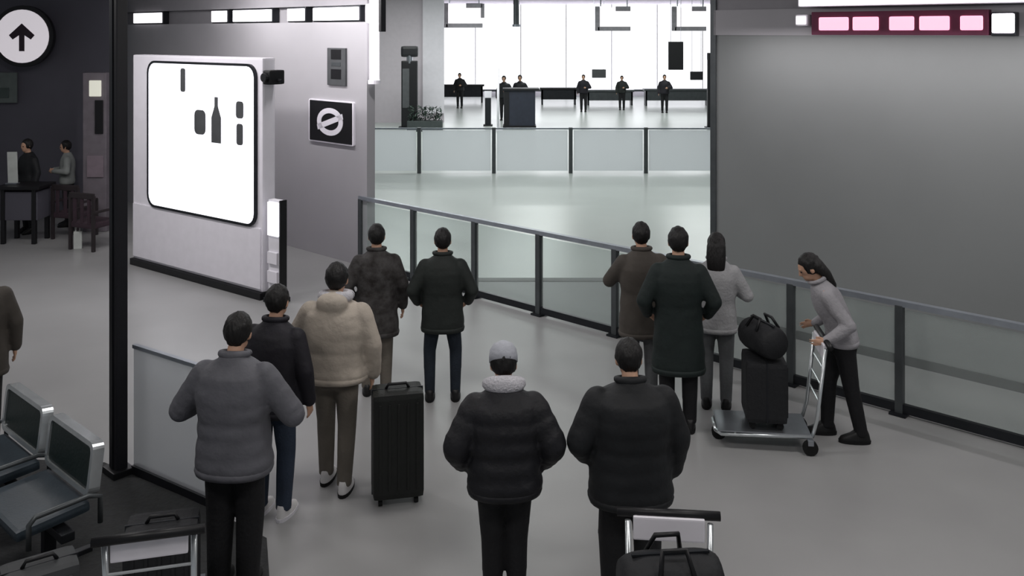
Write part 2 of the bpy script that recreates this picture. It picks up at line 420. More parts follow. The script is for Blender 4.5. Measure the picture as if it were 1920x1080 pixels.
f = B(); P = rounded_rect(wd * 1.06, ht * 1.06, 0.03); Pj = rounded_rect(wd, ht, 0.02); frame_xz(f, P, Pj, -0.04, 0.0); obj('rim', f, 'casing', t)
t, wd, ht = wall_sign('notice_plate', 'tall dark grey notice plate with faint marks above the square sign', 'sign', 617, 651, 90, 160, 0.04, 'printgrey')
for z in (0.20, -0.12):
    f = B(); box(f, (0, -0.043, z * 1.0), (wd * 0.55, 0.006, 0.16), bev=0.002); obj('printed_mark', f, 'black', t)
f = B(); box(f, (0, -0.043, 0.04), (wd * 0.5, 0.006, 0.06), bev=0.002); obj('printed_mark', f, 'postgrey', t)
# row of ceiling lights over the grey wall
light_px = [(252, 306, 'first'), (398, 428, 'a'), (438, 512, 'b'), (540, 574, 'c'), (588, 676, 'd')]
ll = ['short lit panel above the billboard\'s outer end', 'small lit panel just left of the widest pair above the grey wall', 'wide lit panel above the camera head of the billboard',
      'narrow lit panel between two wide ones above the grey wall', 'wide lit panel next to the vertical light tube']
for (pa, pb, _), lb in zip(light_px, ll):
    a, b = on_wall(pa), on_wall(pb); c = (a + b) / 2
    t = thing('panel_lamp', lb, 'light', (c.x, c.y, 3.995), ANG, 'lit panels above the grey wall')
    wd = (b - a).length
    f = B(); box(f, (0, 0.06, 0), (wd, 0.14, 0.26), bev=0.02); obj('housing', f, 'darkmetal', t)
    f = B(); box(f, (0, -0.02, 0.0), (wd - 0.05, 0.03, 0.21), bev=0.012); obj('diffuser', f, 'lamp', t)
f = B(); plate(f, on_wall(205), on_wall(688), 3.86, 4.13, 0.04, 0.16); struct(obj('trim_3', f, 'ceil'))
# vertical light tube at the wall's end
c = on_wall(702)
t = thing('tube_lamp', 'white vertical light tube at the end of the grey wall', 'light', (c.x, c.y, 0), ANG)
z1, z0 = zrow(0, c.y), zrow(150, c.y)
f = B(); tube(f, [(0, 0, z0), (0, 0, z1)], 0.075, 16); obj('tube', f, 'lamp', t, True)
f = B(); tube(f, [(0, 0, z0 - 0.06), (0, 0, z0)], 0.10, 16); obj('end_cap', f, 'casing', t)
f = B(); box(f, (0, 0, zrow(25, c.y)), (0.30, 0.14, 0.30), bev=0.04); obj('head', f, 'lamp', t)
f = B(); box(f, (0.19, 0, z1 - 0.22), (0.06, 0.10, 0.55), bev=0.01); obj('bracket', f, 'black', t)
f = B(); box(f, (0.0, 0.02, z1 + 0.22), (0.1, 0.1, 0.45)); obj('hanger', f, 'darkmetal', t)

# ================================================================== LIT SIGN OVER THE RIGHT WALL
WA, WB = wr0, wr1
a, b = line_at(1530, WA, WB), line_at(1860, WA, WB); c = (a + b) / 2; wd = (b - a).length
t = thing('lit_fascia_sign', 'dark red fascia strip with glowing pink blocks above the dark wall', 'sign', (c.x, c.y, 0), ANG)
zc = 3.80
f = B(); box(f, (0, -0.03, zc), (wd, 0.20, 0.27), bev=0.01); obj('housing', f, 'maroonmetal', t)
def right_x(px): return (line_at(px, WA, WB) - c).dot(D)
for pa, pb in ((1545, 1600), (1608, 1656), (1676, 1722), (1732, 1788), (1808, 1850)):
    xa, xb = right_x(pa), right_x(pb)
    f = B(); box(f, ((xa + xb) / 2, -0.14, zc - 0.005), (xb - xa, 0.03, 0.15), bev=0.02); obj('glowing_block', f, 'pinklamp', t)
a, b = line_at(1864, WA, WB), line_at(1912, WA, WB); c2 = (a + b) / 2
t = thing('panel_lamp', 'short white lit panel next to the pink blocks of the fascia', 'light', (c2.x, c2.y, 3.78), ANG)
f = B(); box(f, (0, -0.03, 0), ((b - a).length, 0.2, 0.25), bev=0.02); obj('housing', f, 'darkmetal', t)
f = B(); box(f, (0, -0.14, 0.01), ((b - a).length - 0.03, 0.03, 0.2), bev=0.02); obj('diffuser', f, 'lamp', t)
a, b = line_at(1512, WA, WB), line_at(1990, WA, WB); c2 = (a + b) / 2
t = thing('strip_lamp', 'long thin white light strip above the dark red fascia', 'light', (c2.x - .02, c2.y - .02, 4.045), ANG)
f = B(); box(f, (0, -0.10, 0), ((b - a).length, 0.2, 0.10), bev=0.01); obj('housing', f, 'casing', t)
f = B(); box(f, (0, -0.21, 0.0), ((b - a).length - 0.04, 0.02, 0.075), bev=0.005); obj('diffuser', f, 'lamp', t)
c2 = line_at(1512, WA, WB)
t = thing('panel_lamp', 'small dim lamp at the inner end of the dark red fascia', 'light', (c2.x, c2.y, 3.84), ANG)
f = B(); box(f, (0, -0.06, 0), (0.16, 0.16, 0.14), bev=0.03); obj('housing', f, 'casing', t)
f = B(); box(f, (0, -0.15, 0), (0.12, 0.02, 0.10), bev=0.008); obj('diffuser', f, 'signwhite', t)

# frames added around the unseen front fill lights
for k, (x, y) in enumerate(FRONT_FILL):
    t = thing('added_luminaire', 'rectangular unseen luminaire added over the waiting area', 'light', (x, y, 4.7), 0, 'added luminaires over the waiting area')
    f = B(); frame_xz(f, rounded_rect(1.64, 0.64, 0.03), rounded_rect(1.54, 0.54, 0.03), 0, 0.06)
    bmesh.ops.rotate(f, verts=f.verts[:], matrix=Matrix.Rotation(-math.pi / 2, 3, 'X')); obj('frame', f, 'casing', t)

for k, (x, y) in enumerate(WALL_FILL):  # housings for the added, unseen wall fill lights
    t = thing('added_washer', ('slim unseen washer added in front of the grey wall' if k < 3 else 'slim unseen washer added in front of the billboard'), 'light', (x, y, 4.7), -0.737, 'added washers in front of the grey wall' if k < 3 else 'added washers in front of the billboard')
    f = B(); box(f, (0, -0.02, -0.05), (0.9, 0.12, 0.08), bev=0.01); obj('housing', f, 'casing', t)
    for sx_ in (-1, 1):
        f = B(); box(f, (sx_ * 0.44, -0.03, -0.12), (0.02, 0.10, 0.12)); obj('end_plate', f, 'casing', t)

# ================================================================== HALL OBJECTS
c = gp(768, 241)
t = thing('totem_sign', 'tall black totem sign with rounded top behind the shrub in hall', 'sign', c)
f = B(); box(f, (0, 0, 1.30), (0.62, 0.22, 2.6), bev=0.04); obj('body', f, 'black', t)
f = B(); box(f, (0, 0, 2.95), (0.66, 0.24, 0.42), bev=0.1); obj('head', f, 'black', t)
f = B(); tube(f, [(0, 0, 2.5), (0, 0, 2.8)], 0.12, 12); obj('neck', f, 'steel', t)
f = B(); box(f, (-0.13, -0.12, 1.55), (0.26, 0.02, 1.5), bev=0.006); obj('printed_panel', f, 'printgrey', t)
f = B(); box(f, (0, 0, 0.04), (0.8, 0.4, 0.08)); obj('base_plate', f, 'darkmetal', t)
c = gp(797, 246)
t = thing('planter_shrub', 'dark green shrub in a low planter below the totem sign', 'plant', c)
f = B(); box(f, (0, 0, 0.2), (1.3, 0.45, 0.4), bev=0.03); obj('planter', f, 'pot', t)
f = B()
for k in range(260):
    p = Vector((random.uniform(-0.62, 0.62), random.uniform(-0.2, 0.2), random.uniform(0.4, 0.92) + random.uniform(-.05, .05)))
    q = Matrix.Translation(p) @ Matrix.Rotation(random.uniform(0, 6.28), 4, 'Z') @ Matrix.Rotation(random.uniform(-1, 1), 4, 'X')
    v = [f.verts.new(q @ Vector(c_)) for c_ in ((0, -0.09, 0), (0.035, 0, 0.01), (0, 0.09, 0), (-0.035, 0, 0.01))]
    f.faces.new(v)
o = obj('foliage', f, 'leaf', t); o['kind'] = 'stuff'
for x in (-0.4, 0, 0.4):
    f = B(); tube(f, [(x, 0, 0.35), (x + .03, 0, 0.75)], 0.02, 6); obj('stem', f, 'wood', t)
c = gp(974, 238)
t = thing('service_kiosk', 'dark blue-black service kiosk standing alone in the hall', 'kiosk', c)
f = B(); box(f, (0, 0, 0.74), (1.22, 0.6, 1.40), bev=0.03); obj('body', f, mat('kiosk_navy', (40, 44, 56), 0.5), t)
f = B(); box(f, (0.06, -0.02, 1.48), (1.42, 0.74, 0.08), bev=0.02); obj('counter_top', f, 'black', t)
f = B(); box(f, (0, 0, 0.04), (1.28, 0.66, 0.08)); obj('plinth', f, 'black', t)
f = B(); box(f, (-0.5, -0.31, 0.74), (0.2, 0.02, 1.3)); obj('corner_panel', f, 'black', t)
c = gp(915, 236)
t = thing('queue_post', 'short dark post with pale top beside the service kiosk', 'post', c)
f = B(); box(f, (0, 0, 0.55), (0.24, 0.16, 1.1), bev=0.03); obj('shaft', f, 'darkmetal', t)
f = B(); box(f, (0, 0, 1.24), (0.30, 0.2, 0.26), bev=0.03); obj('head', f, 'casing', t)
f = B(); box(f, (0, 0, 0.03), (0.36, 0.3, 0.06)); obj('base_plate', f, 'black', t)
# pole with pale shaft right beside it
c = gp(934, 246)
t = thing('flag_pole', 'thin white pole in front of the service kiosk edge', 'pole', c)
f = B(); tube(f, [(0, 0, 0), (0, 0, 2.35)], 0.05, 10); obj('shaft', f, 'white', t, True)
f = B(); tube(f, [(0, 0, 0), (0, 0, 0.06)], 0.18, 16); obj('base', f, 'white', t)
# desks along the window
def desk(label, pxa, pxb, ytop, ybase, m='black'):
    a, b = gp(pxa, ybase), gp(pxb, ybase); c = (a + b) / 2; h = zrow(ytop, c.y); wd = b.x - a.x
    t = thing('counter_desk', label, 'desk', c, 0, 'desks along the bright window')
    f = B(); box(f, (0, 0, h - 0.05), (wd, 0.7, 0.10), bev=0.02); obj('desk_top', f, m, t)
    f = B(); box(f, (0, -0.25, h * 0.62), (wd * 0.94, 0.05, h * 0.6)); obj('front_panel', f, 'postgrey' if m != 'black' else 'darkmetal', t)
    for s in (-1, 1):
        f = B(); box(f, (s * (wd / 2 - 0.12), 0, h / 2 - 0.03), (0.08, 0.55, h - 0.06)); obj('side_leg', f, 'darkmetal', t)
desk('black counter desk at the outer end of the bright window', 826, 908, 158, 192)
desk('low black counter desk next to the service kiosk', 1012, 1082, 164, 196)
desk('low grey counter desk at the middle of the bright window', 1098, 1188, 168, 197, 'postgrey')
desk('dark counter desk near the black hanging sign', 1206, 1330, 166, 198, 'postgrey')
def hanging(name, label, px, pw, ya, yb, Y, m, face=None):
    p = wp(px, ya, Y); z0 = zrow(yb, Y); wd = pw / F * Y
    t = thing(name, label, 'sign', (p.x, Y, 0))
    f = B(); box(f, (0, 0, (p.z + z0) / 2), (wd, 0.14, p.z - z0), bev=0.02); obj('panel', f, m, t)
    for s in (-1, 1):
        f = B(); tube(f, [(s * wd * 0.35, 0, p.z - 0.01), (s * wd * 0.35, 0, 5.5)], 0.012, 6); obj('hanger_rod', f, 'steel', t)
    return t
hanging('hanging_sign', 'black upright sign hanging before the bright window', 1267, 28, 78, 131, 36, 'black')
hanging('hanging_sign', 'small dark square sign hanging above the counter desks', 1123, 26, 130, 146, 40, 'printgrey')
hanging('hanging_sign', 'small black sign hanging below the big black upright sign', 1306, 24, 134, 150, 41, 'black')
c = gp(1331, 240)
t = thing('door_post', 'black post at the end of the bright window beside the dark wall', 'post', c)
f = B(); box(f, (0, 0, 1.45), (0.20, 0.16, 2.9), bev=0.02); obj('shaft', f, 'black', t)
f = B(); box(f, (0, 0, 0.03), (0.36, 0.3, 0.06)); obj('base_plate', f, 'darkmetal', t)
f = B(); box(f, (0.05, 0, 2.75), (0.30, 0.2, 0.3), bev=0.03); obj('head', f, 'black', t)
# frames hanging at the top of the bright window
def open_frame(label, pa, pb, ya, yb, Y, open_right):
    x0, x1 = wp(pa, 0, Y).x, wp(pb, 0, Y).x; z1, z0 = zrow(ya, Y), zrow(yb, Y)
    t = thing('sign_frame', label, 'sign', ((x0 + x1) / 2, Y, 0)); wd = x1 - x0; hw = wd / 2
    f = B(); box(f, (0, 0.03, (z0 + z1) / 2), (wd, 0.06, z1 - z0 - 0.1)); obj('lit_face', f, 'signwhite', t)
    f = B(); box(f, (0, 0, z0 + 0.09), (wd, 0.16, 0.18), bev=0.02); obj('bottom_bar', f, 'framegrey', t)
    f = B(); box(f, (-hw, 0, (z0 + z1) / 2), (0.2, 0.16, z1 - z0), bev=0.02); obj('side_bar', f, 'framegrey', t)
    f = B(); box(f, (hw * 0.55, 0, z1 - 0.1), (wd * 0.45, 0.16, 0.2), bev=0.02); obj('top_bar', f, 'framegrey', t)
    if not open_right:
        f = B(); box(f, (hw, 0, z1 - 0.32), (0.16, 0.16, 0.6), bev=0.02); obj('side_bar', f, 'framegrey', t)
    for s in (-1, 1):
        f = B(); box(f, (s * hw * 0.8, 0, (z1 + 5.5) / 2), (0.05, 0.05, 5.5 - z1)); obj('hanger_rod', f, 'steel', t)
open_frame('grey-framed white lit sign hanging nearest the pink hall wall', 836, 905, 6, 52, 38, False)
open_frame('grey-framed white lit sign hanging at the middle of the window', 1120, 1182, 12, 58, 38, True)
open_frame('grey-framed white lit sign hanging above the black upright sign', 1264, 1324, 12, 58, 38, True)
p = wp(968, 0, 38)
t = thing('hanging_rod', 'single grey rod hanging between the first two lit signs', 'rod', (p.x, 38, 0))
f = B(); tube(f, [(0, 0, 4.0), (0, 0, 5.5)], 0.13, 10); obj('rod', f, 'postgrey', t)
f = B(); tube(f, [(0, 0, 3.92), (0, 0, 4.02)], 0.17, 12); obj('end_cap', f, 'railmat', t)

# ================================================================== DARK SEATING AREA, FAR LEFT
# round arrow sign
c = wp(42, 68, 17.6); r = 50 / F * 17.6
t = thing('round_arrow_sign', 'round white sign with a black upward arrow on the charcoal wall', 'sign', c)
def disc(bm, r, y0, y1, n=40): return prism_xz(bm, [(r * math.cos(2 * math.pi * k / n), r * math.sin(2 * math.pi * k / n)) for k in range(n)], y0, y1)
f = B(); disc(f, r * 1.16, 0.0, 0.10); obj('rim', f, 'black', t)
f = B(); disc(f, r, -0.02, 0.0); obj('face', f, emit('sign_face_pale', (226, 220, 226), 0.55), t)
u = r / 50
P = [(-5, -28), (5, -28), (5, 2), (17, -6), (24, 2), (0, 24), (-24, 2), (-17, -6), (-5, 2)]
f = B(); prism_xz(f, [(x * u, z * u) for x, z in P], -0.028, -0.02); obj('arrow', f, mat('arrow_dark', (52, 40, 50), 0.7), t)
f = B(); box(f, (0, 0.3, 0), (0.2, 0.42, 0.2)); obj('bracket', f, 'darkmetal', t)
# grey display pillar
a = gp(183, 432)
t = thing('display_pillar', 'tall grey display pillar with lit top and dark screen at the charcoal wall', 'pillar', a)
s_ = F / a.y
hh = (432 - 136) / s_
f = B(); box(f, (0, 0, hh / 2), (44 / s_, 0.25, hh), bev=0.02); obj('body', f, mat('pillar_taupe', (112, 106, 112), 0.6), t)
f = B(); box(f, (0.02, -0.14, zrow(165, a.y)), (0.22, 0.04, 0.30), bev=0.02); obj('lamp', f, emit('lamp_cream', (214, 214, 200), 0.6), t)
f = B(); box(f, (0.09, -0.14, zrow(218, a.y)), (0.15, 0.03, 0.62), bev=0.01); obj('screen', f, 'black', t)
f = B(); box(f, (0.02, -0.14, zrow(310, a.y)), (0.30, 0.03, 0.4), bev=0.01); obj('poster', f, mat('poster_pink_grey', (128, 116, 124), 0.6), t)
# grey-green panel on the wall at the frame's edge
c = wp(8, 165, 17.9)
t = thing('wall_poster', 'dim green-grey poster on the charcoal wall under the round sign', 'poster', c)
f = B(); box(f, (-0.3, 0.1, 0), (1.0, 0.04, 0.6), bev=0.01); obj('board', f, mat('poster_greengrey', (92, 100, 98), 0.7), t)
f = B(); box(f, (-0.3, 0.07, -0.1), (0.7, 0.02, 0.2), bev=0.004); obj('printed_band', f, mat('poster_band', (64, 74, 72), 0.7), t)
# table
c = gp(48, 452)
t = thing('bar_table', 'black bar table with straight legs in the dim seating area', 'table', c)
f = B(); box(f, (0, 0, 0.98), (0.78, 0.6, 0.06), bev=0.015); obj('table_top', f, 'black', t)
for x, y in ((-0.27, -0.22), (0.27, -0.22), (-0.27, 0.22), (0.27, 0.22)):
    f = B(); box(f, (x, y, 0.475), (0.07, 0.07, 0.95), bev=0.008); obj('leg', f, 'black', t)
f = B(); box(f, (0, 0.0, 0.66), (0.66, 0.46, 0.5), bev=0.02); obj('cabinet', f, 'walldark', t)
# menu card on the table
t = thing('menu_stand', 'pale upright menu card standing on the black bar table', 'menu', (c.x - 0.23, c.y, 1.01))
f = B(); box(f, (0, 0, 0.29), (0.17, 0.02, 0.56), rx=0.06); obj('card', f, 'paper', t)
f = B(); box(f, (0, 0, 0.012), (0.2, 0.12, 0.024), bev=0.004); obj('base', f, 'steel', t)
def arm_chair(label, px, py, rz, s=1.0):
    c = gp(px, py)
    t = thing('wooden_armchair', label, 'chair', c, rz, 'dark armchairs in the dim seating area')
    f = B(); box(f, (0, 0, 0.43), (0.54, 0.52, 0.10), bev=0.03); obj('seat', f, 'maroon', t)
    f = B(); box(f, (0, 0.25, 0.93), (0.54, 0.05, 0.10), bev=0.015); obj('top_rail', f, 'wood', t)
    for x in (-0.16, 0, 0.16):
        f = B(); box(f, (x, 0.25, 0.68), (0.06, 0.03, 0.44), bev=0.006); obj('back_slat', f, 'maroon', t)
    for sx_ in (-1, 1):
        f = B(); box(f, (sx_ * 0.27, 0.02, 0.66), (0.05, 0.50, 0.04), bev=0.01); obj('armrest', f, 'wood', t)
        f = B(); box(f, (sx_ * 0.26, -0.23, 0.33), (0.05, 0.05, 0.66), bev=0.006); obj('leg', f, 'wood', t)
        f = B(); box(f, (sx_ * 0.26, 0.25, 0.47), (0.05, 0.05, 0.94), bev=0.006); obj('leg', f, 'wood', t)
arm_chair('dark wooden armchair turned sideways next to the bar table', 141, 444, 2.9)
arm_chair('dark maroon armchair in front of the grey display pillar', 176, 464, 2.75)
# small lit thing by the pillar's foot
c = gp(146, 466)
t = thing('paper_bag', 'small pale paper bag on the floor between the dark armchairs', 'bag', c, 0.4)
f = B(); box(f, (0, 0, 0.15), (0.13, 0.10, 0.30), bev=0.01); obj('body', f, 'paper', t)
for y in (-0.04, 0.04):
    f = B(); tube(f, [(-0.03, y, 0.30), (-0.03, y, 0.37), (0.03, y, 0.37), (0.03, y, 0.30)], 0.006, 6); obj('handle', f, 'paper', t)

# ================================================================== WAITING BENCH, NEAR LEFT
be = Vector((-2.88, 6.24, 0))           # outer end of the back line
t = thing('beam_bench', 'row of dark vinyl waiting seats with pale metal rims beside the column', 'bench', be, ANG)
for k in range(2):
    x = -0.38 - 0.88 * k
    f = B(); box(f, (x, 0.02, 0.68), (0.70, 0.06, 0.30), bev=0.025, rx=-0.12); s_o = obj('backrest', f, 'leather', t)
    f = B(); frame_xz(f, [(a_ + x, z_ + 0.68) for a_, z_ in rounded_rect(0.76, 0.36, 0.06)], [(a_ + x, z_ + 0.68) for a_, z_ in rounded_rect(0.69, 0.29, 0.04)], -0.02, 0.06)
    bmesh.ops.rotate(f, verts=f.verts[:], cent=(x, 0.02, 0.68), matrix=Matrix.Rotation(-0.12, 3, 'X')); obj('rim', f, 'chrome', s_o)
    f = B(); box(f, (x, -0.25, 0.42), (0.72, 0.48, 0.07), bev=0.03, rx=0.06); obj('seat', f, 'seatblue', t)
for k in range(3):
    x = 0.06 - 0.88 * k
    f = B(); tube(f, [(x, 0.02, 0.34), (x, 0.02, 0.52), (x, -0.06, 0.55), (x, -0.40, 0.54), (x, -0.44, 0.50), (x, -0.44, 0.34)], 0.018, 8); obj('armrest', f, 'postgrey', t, True)
f = B(); box(f, (-0.82, -0.20, 0.33), (1.8, 0.09, 0.06), bev=0.01); obj('beam', f, 'darkmetal', t)
for x in (-0.25, -1.4):
    f = B(); box(f, (x, -0.20, 0.165), (0.07, 0.08, 0.30), bev=0.01); o = obj('leg', f, 'darkmetal', t)
    f = B(); box(f, (x, -0.20, 0.02), (0.06, 0.58, 0.04), bev=0.01); obj('foot', f, 'darkmetal', o)

# ================================================================== LUGGAGE CARTS, CASES AND BAGS
def luggage_cart(label, loc, rz):
    """Local +y is the way it is pushed; the handle is at -y."""
    t = thing('luggage_cart', label, 'cart', loc, rz, 'luggage carts')
    f = B()
    for s in (-1, 1): tube(f, [(s * 0.22, -0.36, 0.15), (s * 0.20, 0.42, 0.13), (s * 0.12, 0.46, 0.13)], 0.018, 8)
    for y in (-0.3, -0.1, 0.1, 0.3): tube(f, [(-0.215, y, 0.148), (0.215, y, 0.148)], 0.012, 6)
    tube(f, [(-0.12, 0.46, 0.13), (0.12, 0.46, 0.13)], 0.018, 8)
    obj('base_frame', f, 'chrome', t, True)
    f = B(); box(f, (0, 0.05, 0.165), (0.44, 0.80, 0.012)); obj('deck', f, 'steel', t)
    for s in (-1, 1):
        f = B(); tube(f, [(s * 0.22, -0.36, 0.15), (s * 0.22, -0.40, 0.30), (s * 0.23, -0.47, 0.93)], 0.017, 8); obj('upright', f, 'chrome', t, True)
    f = B(); tube(f, [(-0.29, -0.50, 0.96), (0.29, -0.50, 0.96)], 0.026, 10); o = obj('handle', f, 'black', t, True)
    f = B(); box(f, (0, -0.47, 0.89), (0.40, 0.03, 0.13), bev=0.01); obj('sign_plate', f, 'casing', t)
    f = B()
    for z in (0.45, 0.6, 0.75): tube(f, [(-0.22, -0.425 - (z - .45) * .1, z), (0.22, -0.425 - (z - .45) * .1, z)], 0.009, 6)
    obj('back_bars', f, 'chrome', t)
    for x, y in ((-0.24, -0.34), (0.24, -0.34), (0, 0.42)):
        f = B(); tube(f, [(x - 0.022, y, 0.065), (x + 0.022, y, 0.065)], 0.065, 16); o = obj('wheel', f, 'rubber', t)
        f = B(); box(f, (x, y, 0.115), (0.065, 0.05, 0.05), bev=0.006); obj('fork', f, 'steel', o)
    return t
def suitcase(label, loc, rz, wd, dp, ht, m='suit', pull=0.0, top_handle=True):
    t = thing('suitcase', label, 'suitcase', loc, rz, 'suitcases and bags')
    f = B(); box(f, (0, 0, 0.05 + ht / 2), (wd, dp, ht - 0.02), bev=0.045); sh_ = obj('shell', f, m, t)
    f = B(); box(f, (0, 0, 0.05 + ht / 2), (wd + 0.006, 0.012, ht - 0.016), bev=0.003); obj('zip', f, 'darkmetal', sh_)
    for k in range(5):
        f = B(); box(f, (-wd * 0.36 + wd * 0.18 * k, -dp / 2, 0.05 + ht / 2), (0.022, 0.016, ht * 0.8), bev=0.006); obj('rib', f, m, sh_)
    if top_handle: f = B(); tube(f, [(-0.09, 0, 0.04 + ht), (-0.07, 0, 0.075 + ht), (0.07, 0, 0.075 + ht), (0.09, 0, 0.04 + ht)], 0.012, 8); obj('carry_handle', f, 'black', t, True)
    if pull:
        f = B()
        for s in (-1, 1): tube(f, [(s * 0.09, dp * 0.3, ht), (s * 0.09, dp * 0.3, ht + pull)], 0.009, 8)
        tube(f, [(-0.11, dp * 0.3, ht + pull), (0.11, dp * 0.3, ht + pull)], 0.015, 8); obj('pull_handle', f, 'darkmetal', t, True)
    for x in (-1, 1):
        for y in (-1, 1):
            f = B(); tube(f, [(x * (wd / 2 - 0.06) - 0.015, y * (dp / 2 - 0.06), 0.03), (x * (wd / 2 - 0.06) + 0.015, y * (dp / 2 - 0.06), 0.03)], 0.03, 12); obj('wheel', f, 'rubber', t)
    return t
def duffel(label, loc, rz, ln, r, m='bag'):
    t = thing('duffel_bag', label, 'bag', loc, rz, 'suitcases and bags')
    f = B(); n = 14
    rings = []
    P, R = [], []
    for k in range(n + 1):
        u_ = k / n; P.append((-ln / 2 + ln * u_, 0, r * 0.96)); R.append(r * (0.78 + 0.22 * math.sin(math.pi * u_) ** 0.5) * (1 + 0.03 * math.sin(9 * u_)))
    tube(f, P, R, 18); 
    for v in f.verts: v.co.z = max(0.0, v.co.z)
    sh_ = obj('body', f, m, t, True)
    f = B(); box(f, (0, 0, r * 1.95), (ln * 0.8, 0.02, 0.012)); obj('zip', f, 'darkmetal', sh_)
    for s in (-1, 1):
        f = B(); tube(f, [(-ln * .18, s * r * .8, r * 1.6), (-ln * .12, s * r * .4, r * 2.25), (ln * .12, s * r * .4, r * 2.25), (ln * .18, s * r * .8, r * 1.6)], 0.013, 8); obj('handle', f, 'black', t, True)
    return t

suitcase('large black upright suitcase beside the beige jacket', gp(742, 948) + Vector((0, 0.10, 0)), 0.22, 0.40, 0.27, 0.84)
# cart with bags beside the near black jacket
luggage_cart('luggage cart with a case and round dark bag beside the biggest black jacket', (0.84, 4.66, 0), math.pi - 0.1)
suitcase('black case under the round bag beside the biggest black jacket', (0.82, 4.62, 0.172), 0.05, 0.42, 0.30, 0.50, 'bag', top_handle=False)
duffel('round dark bag topmost on the cart beside the biggest black jacket', (0.80, 4.58, 0.172 + 0.545), 0.1, 0.50, 0.18)
# cart at the near left with black bags
luggage_cart('luggage cart with black cases in front of the waiting seats', (-2.10, 5.42, 0), 0.25)
suitcase('black suitcase lying on the cart in front of the waiting seats', (-2.12, 5.50, 0.172), 0.25, 0.42, 0.30, 0.52, 'bag')
suitcase('slate suitcase standing on the floor by the waiting seats', (-2.72, 5.22, 0), 0.6, 0.40, 0.26, 0.60, mat('suitcase_slate', (58, 60, 62), 0.6))
# cart pushed by the long haired person
WC = gp(1452, 838)
luggage_cart('luggage cart piled with black bags pushed by the long-haired person', (WC.x - 0.04, WC.y + 0.12, 0), 1.45)
suitcase('black suitcase standing on the cart of the long-haired person', (WC.x - 0.06, WC.y + 0.12, 0.172), 1.45, 0.40, 0.36, 0.56, 'bag', top_handle=False)
duffel('black duffel bag on top of the suitcase of the long-haired person', (WC.x - 0.07, WC.y + 0.13, 0.172 + 0.615), 1.9, 0.44, 0.15)

# ================================================================== PEOPLE
def remesh(name, bm, voxel, smooth, m, parent, deform=None):
    me = bpy.data.meshes.new(name + '_src'); bmesh.ops.recalc_face_normals(bm, faces=bm.faces[:]); bm.to_mesh(me); bm.free()
    o = bpy.data.objects.new(name + '_src', me); COL.objects.link(o)
    r = o.modifiers.new('r', 'REMESH'); r.mode = 'VOXEL'; r.voxel_size = voxel; r.use_smooth_shade = True
    s = o.modifiers.new('s', 'SMOOTH'); s.iterations = smooth; s.factor = 0.5
    dg = bpy.context.evaluated_depsgraph_get()
    me2 = bpy.data.meshes.new_from_object(o.evaluated_get(dg)); me2.name = name
    bpy.data.objects.remove(o); bpy.data.meshes.remove(me)
    if deform:
        for v in me2.vertices: v.co = deform(v.co)
    me2.materials.clear()
    return link(name, me2, m, parent, True)

def hand(bm, wr, d, side):
    """Palm, four bent fingers, a thumb; d = where the forearm points, side = +1 for the right arm."""
    d = Vector(d).normalized()
    inn = Vector((-side, 0, 0)); inn = (inn - d * inn.dot(d)).normalized()          # palm faces the body
    ac = d.cross(inn).normalized()
    if ac.y < 0: ac = -ac                                                           # thumb side points forward
    wr = Vector(wr)
    R = Matrix((ac, inn, d)).transposed()
    ball(bm, wr + d * 0.05, (0.042, 0.019, 0.055), 12, R)
    for k, (o_, l_) in enumerate(((0.033, 0.068), (0.011, 0.078), (-0.012, 0.072), (-0.034, 0.056))):
        a = wr + d * 0.085 + ac * o_; b = a + (d + ac * o_ * 3 + inn * 0.15).normalized() * l_ * 0.5
        c_ = b + (d * 0.75 + inn * 0.66 + ac * o_ * 3).normalized() * l_ * 0.5
        tube(bm, [wr + d * 0.05 + ac * o_ * 0.8, a, b, c_], [0.0095, 0.0095, 0.009, 0.0075], 8)
    a = wr + d * 0.03 + ac * 0.034
    tube(bm, [wr + d * 0.02 + ac * 0.02, a, a + (ac * 0.7 + d * 0.7) * 0.035, a + (ac * 0.6 + d * 1.2 + inn * 0.3) * 0.045], [0.014, 0.012, 0.0105, 0.008], 8)

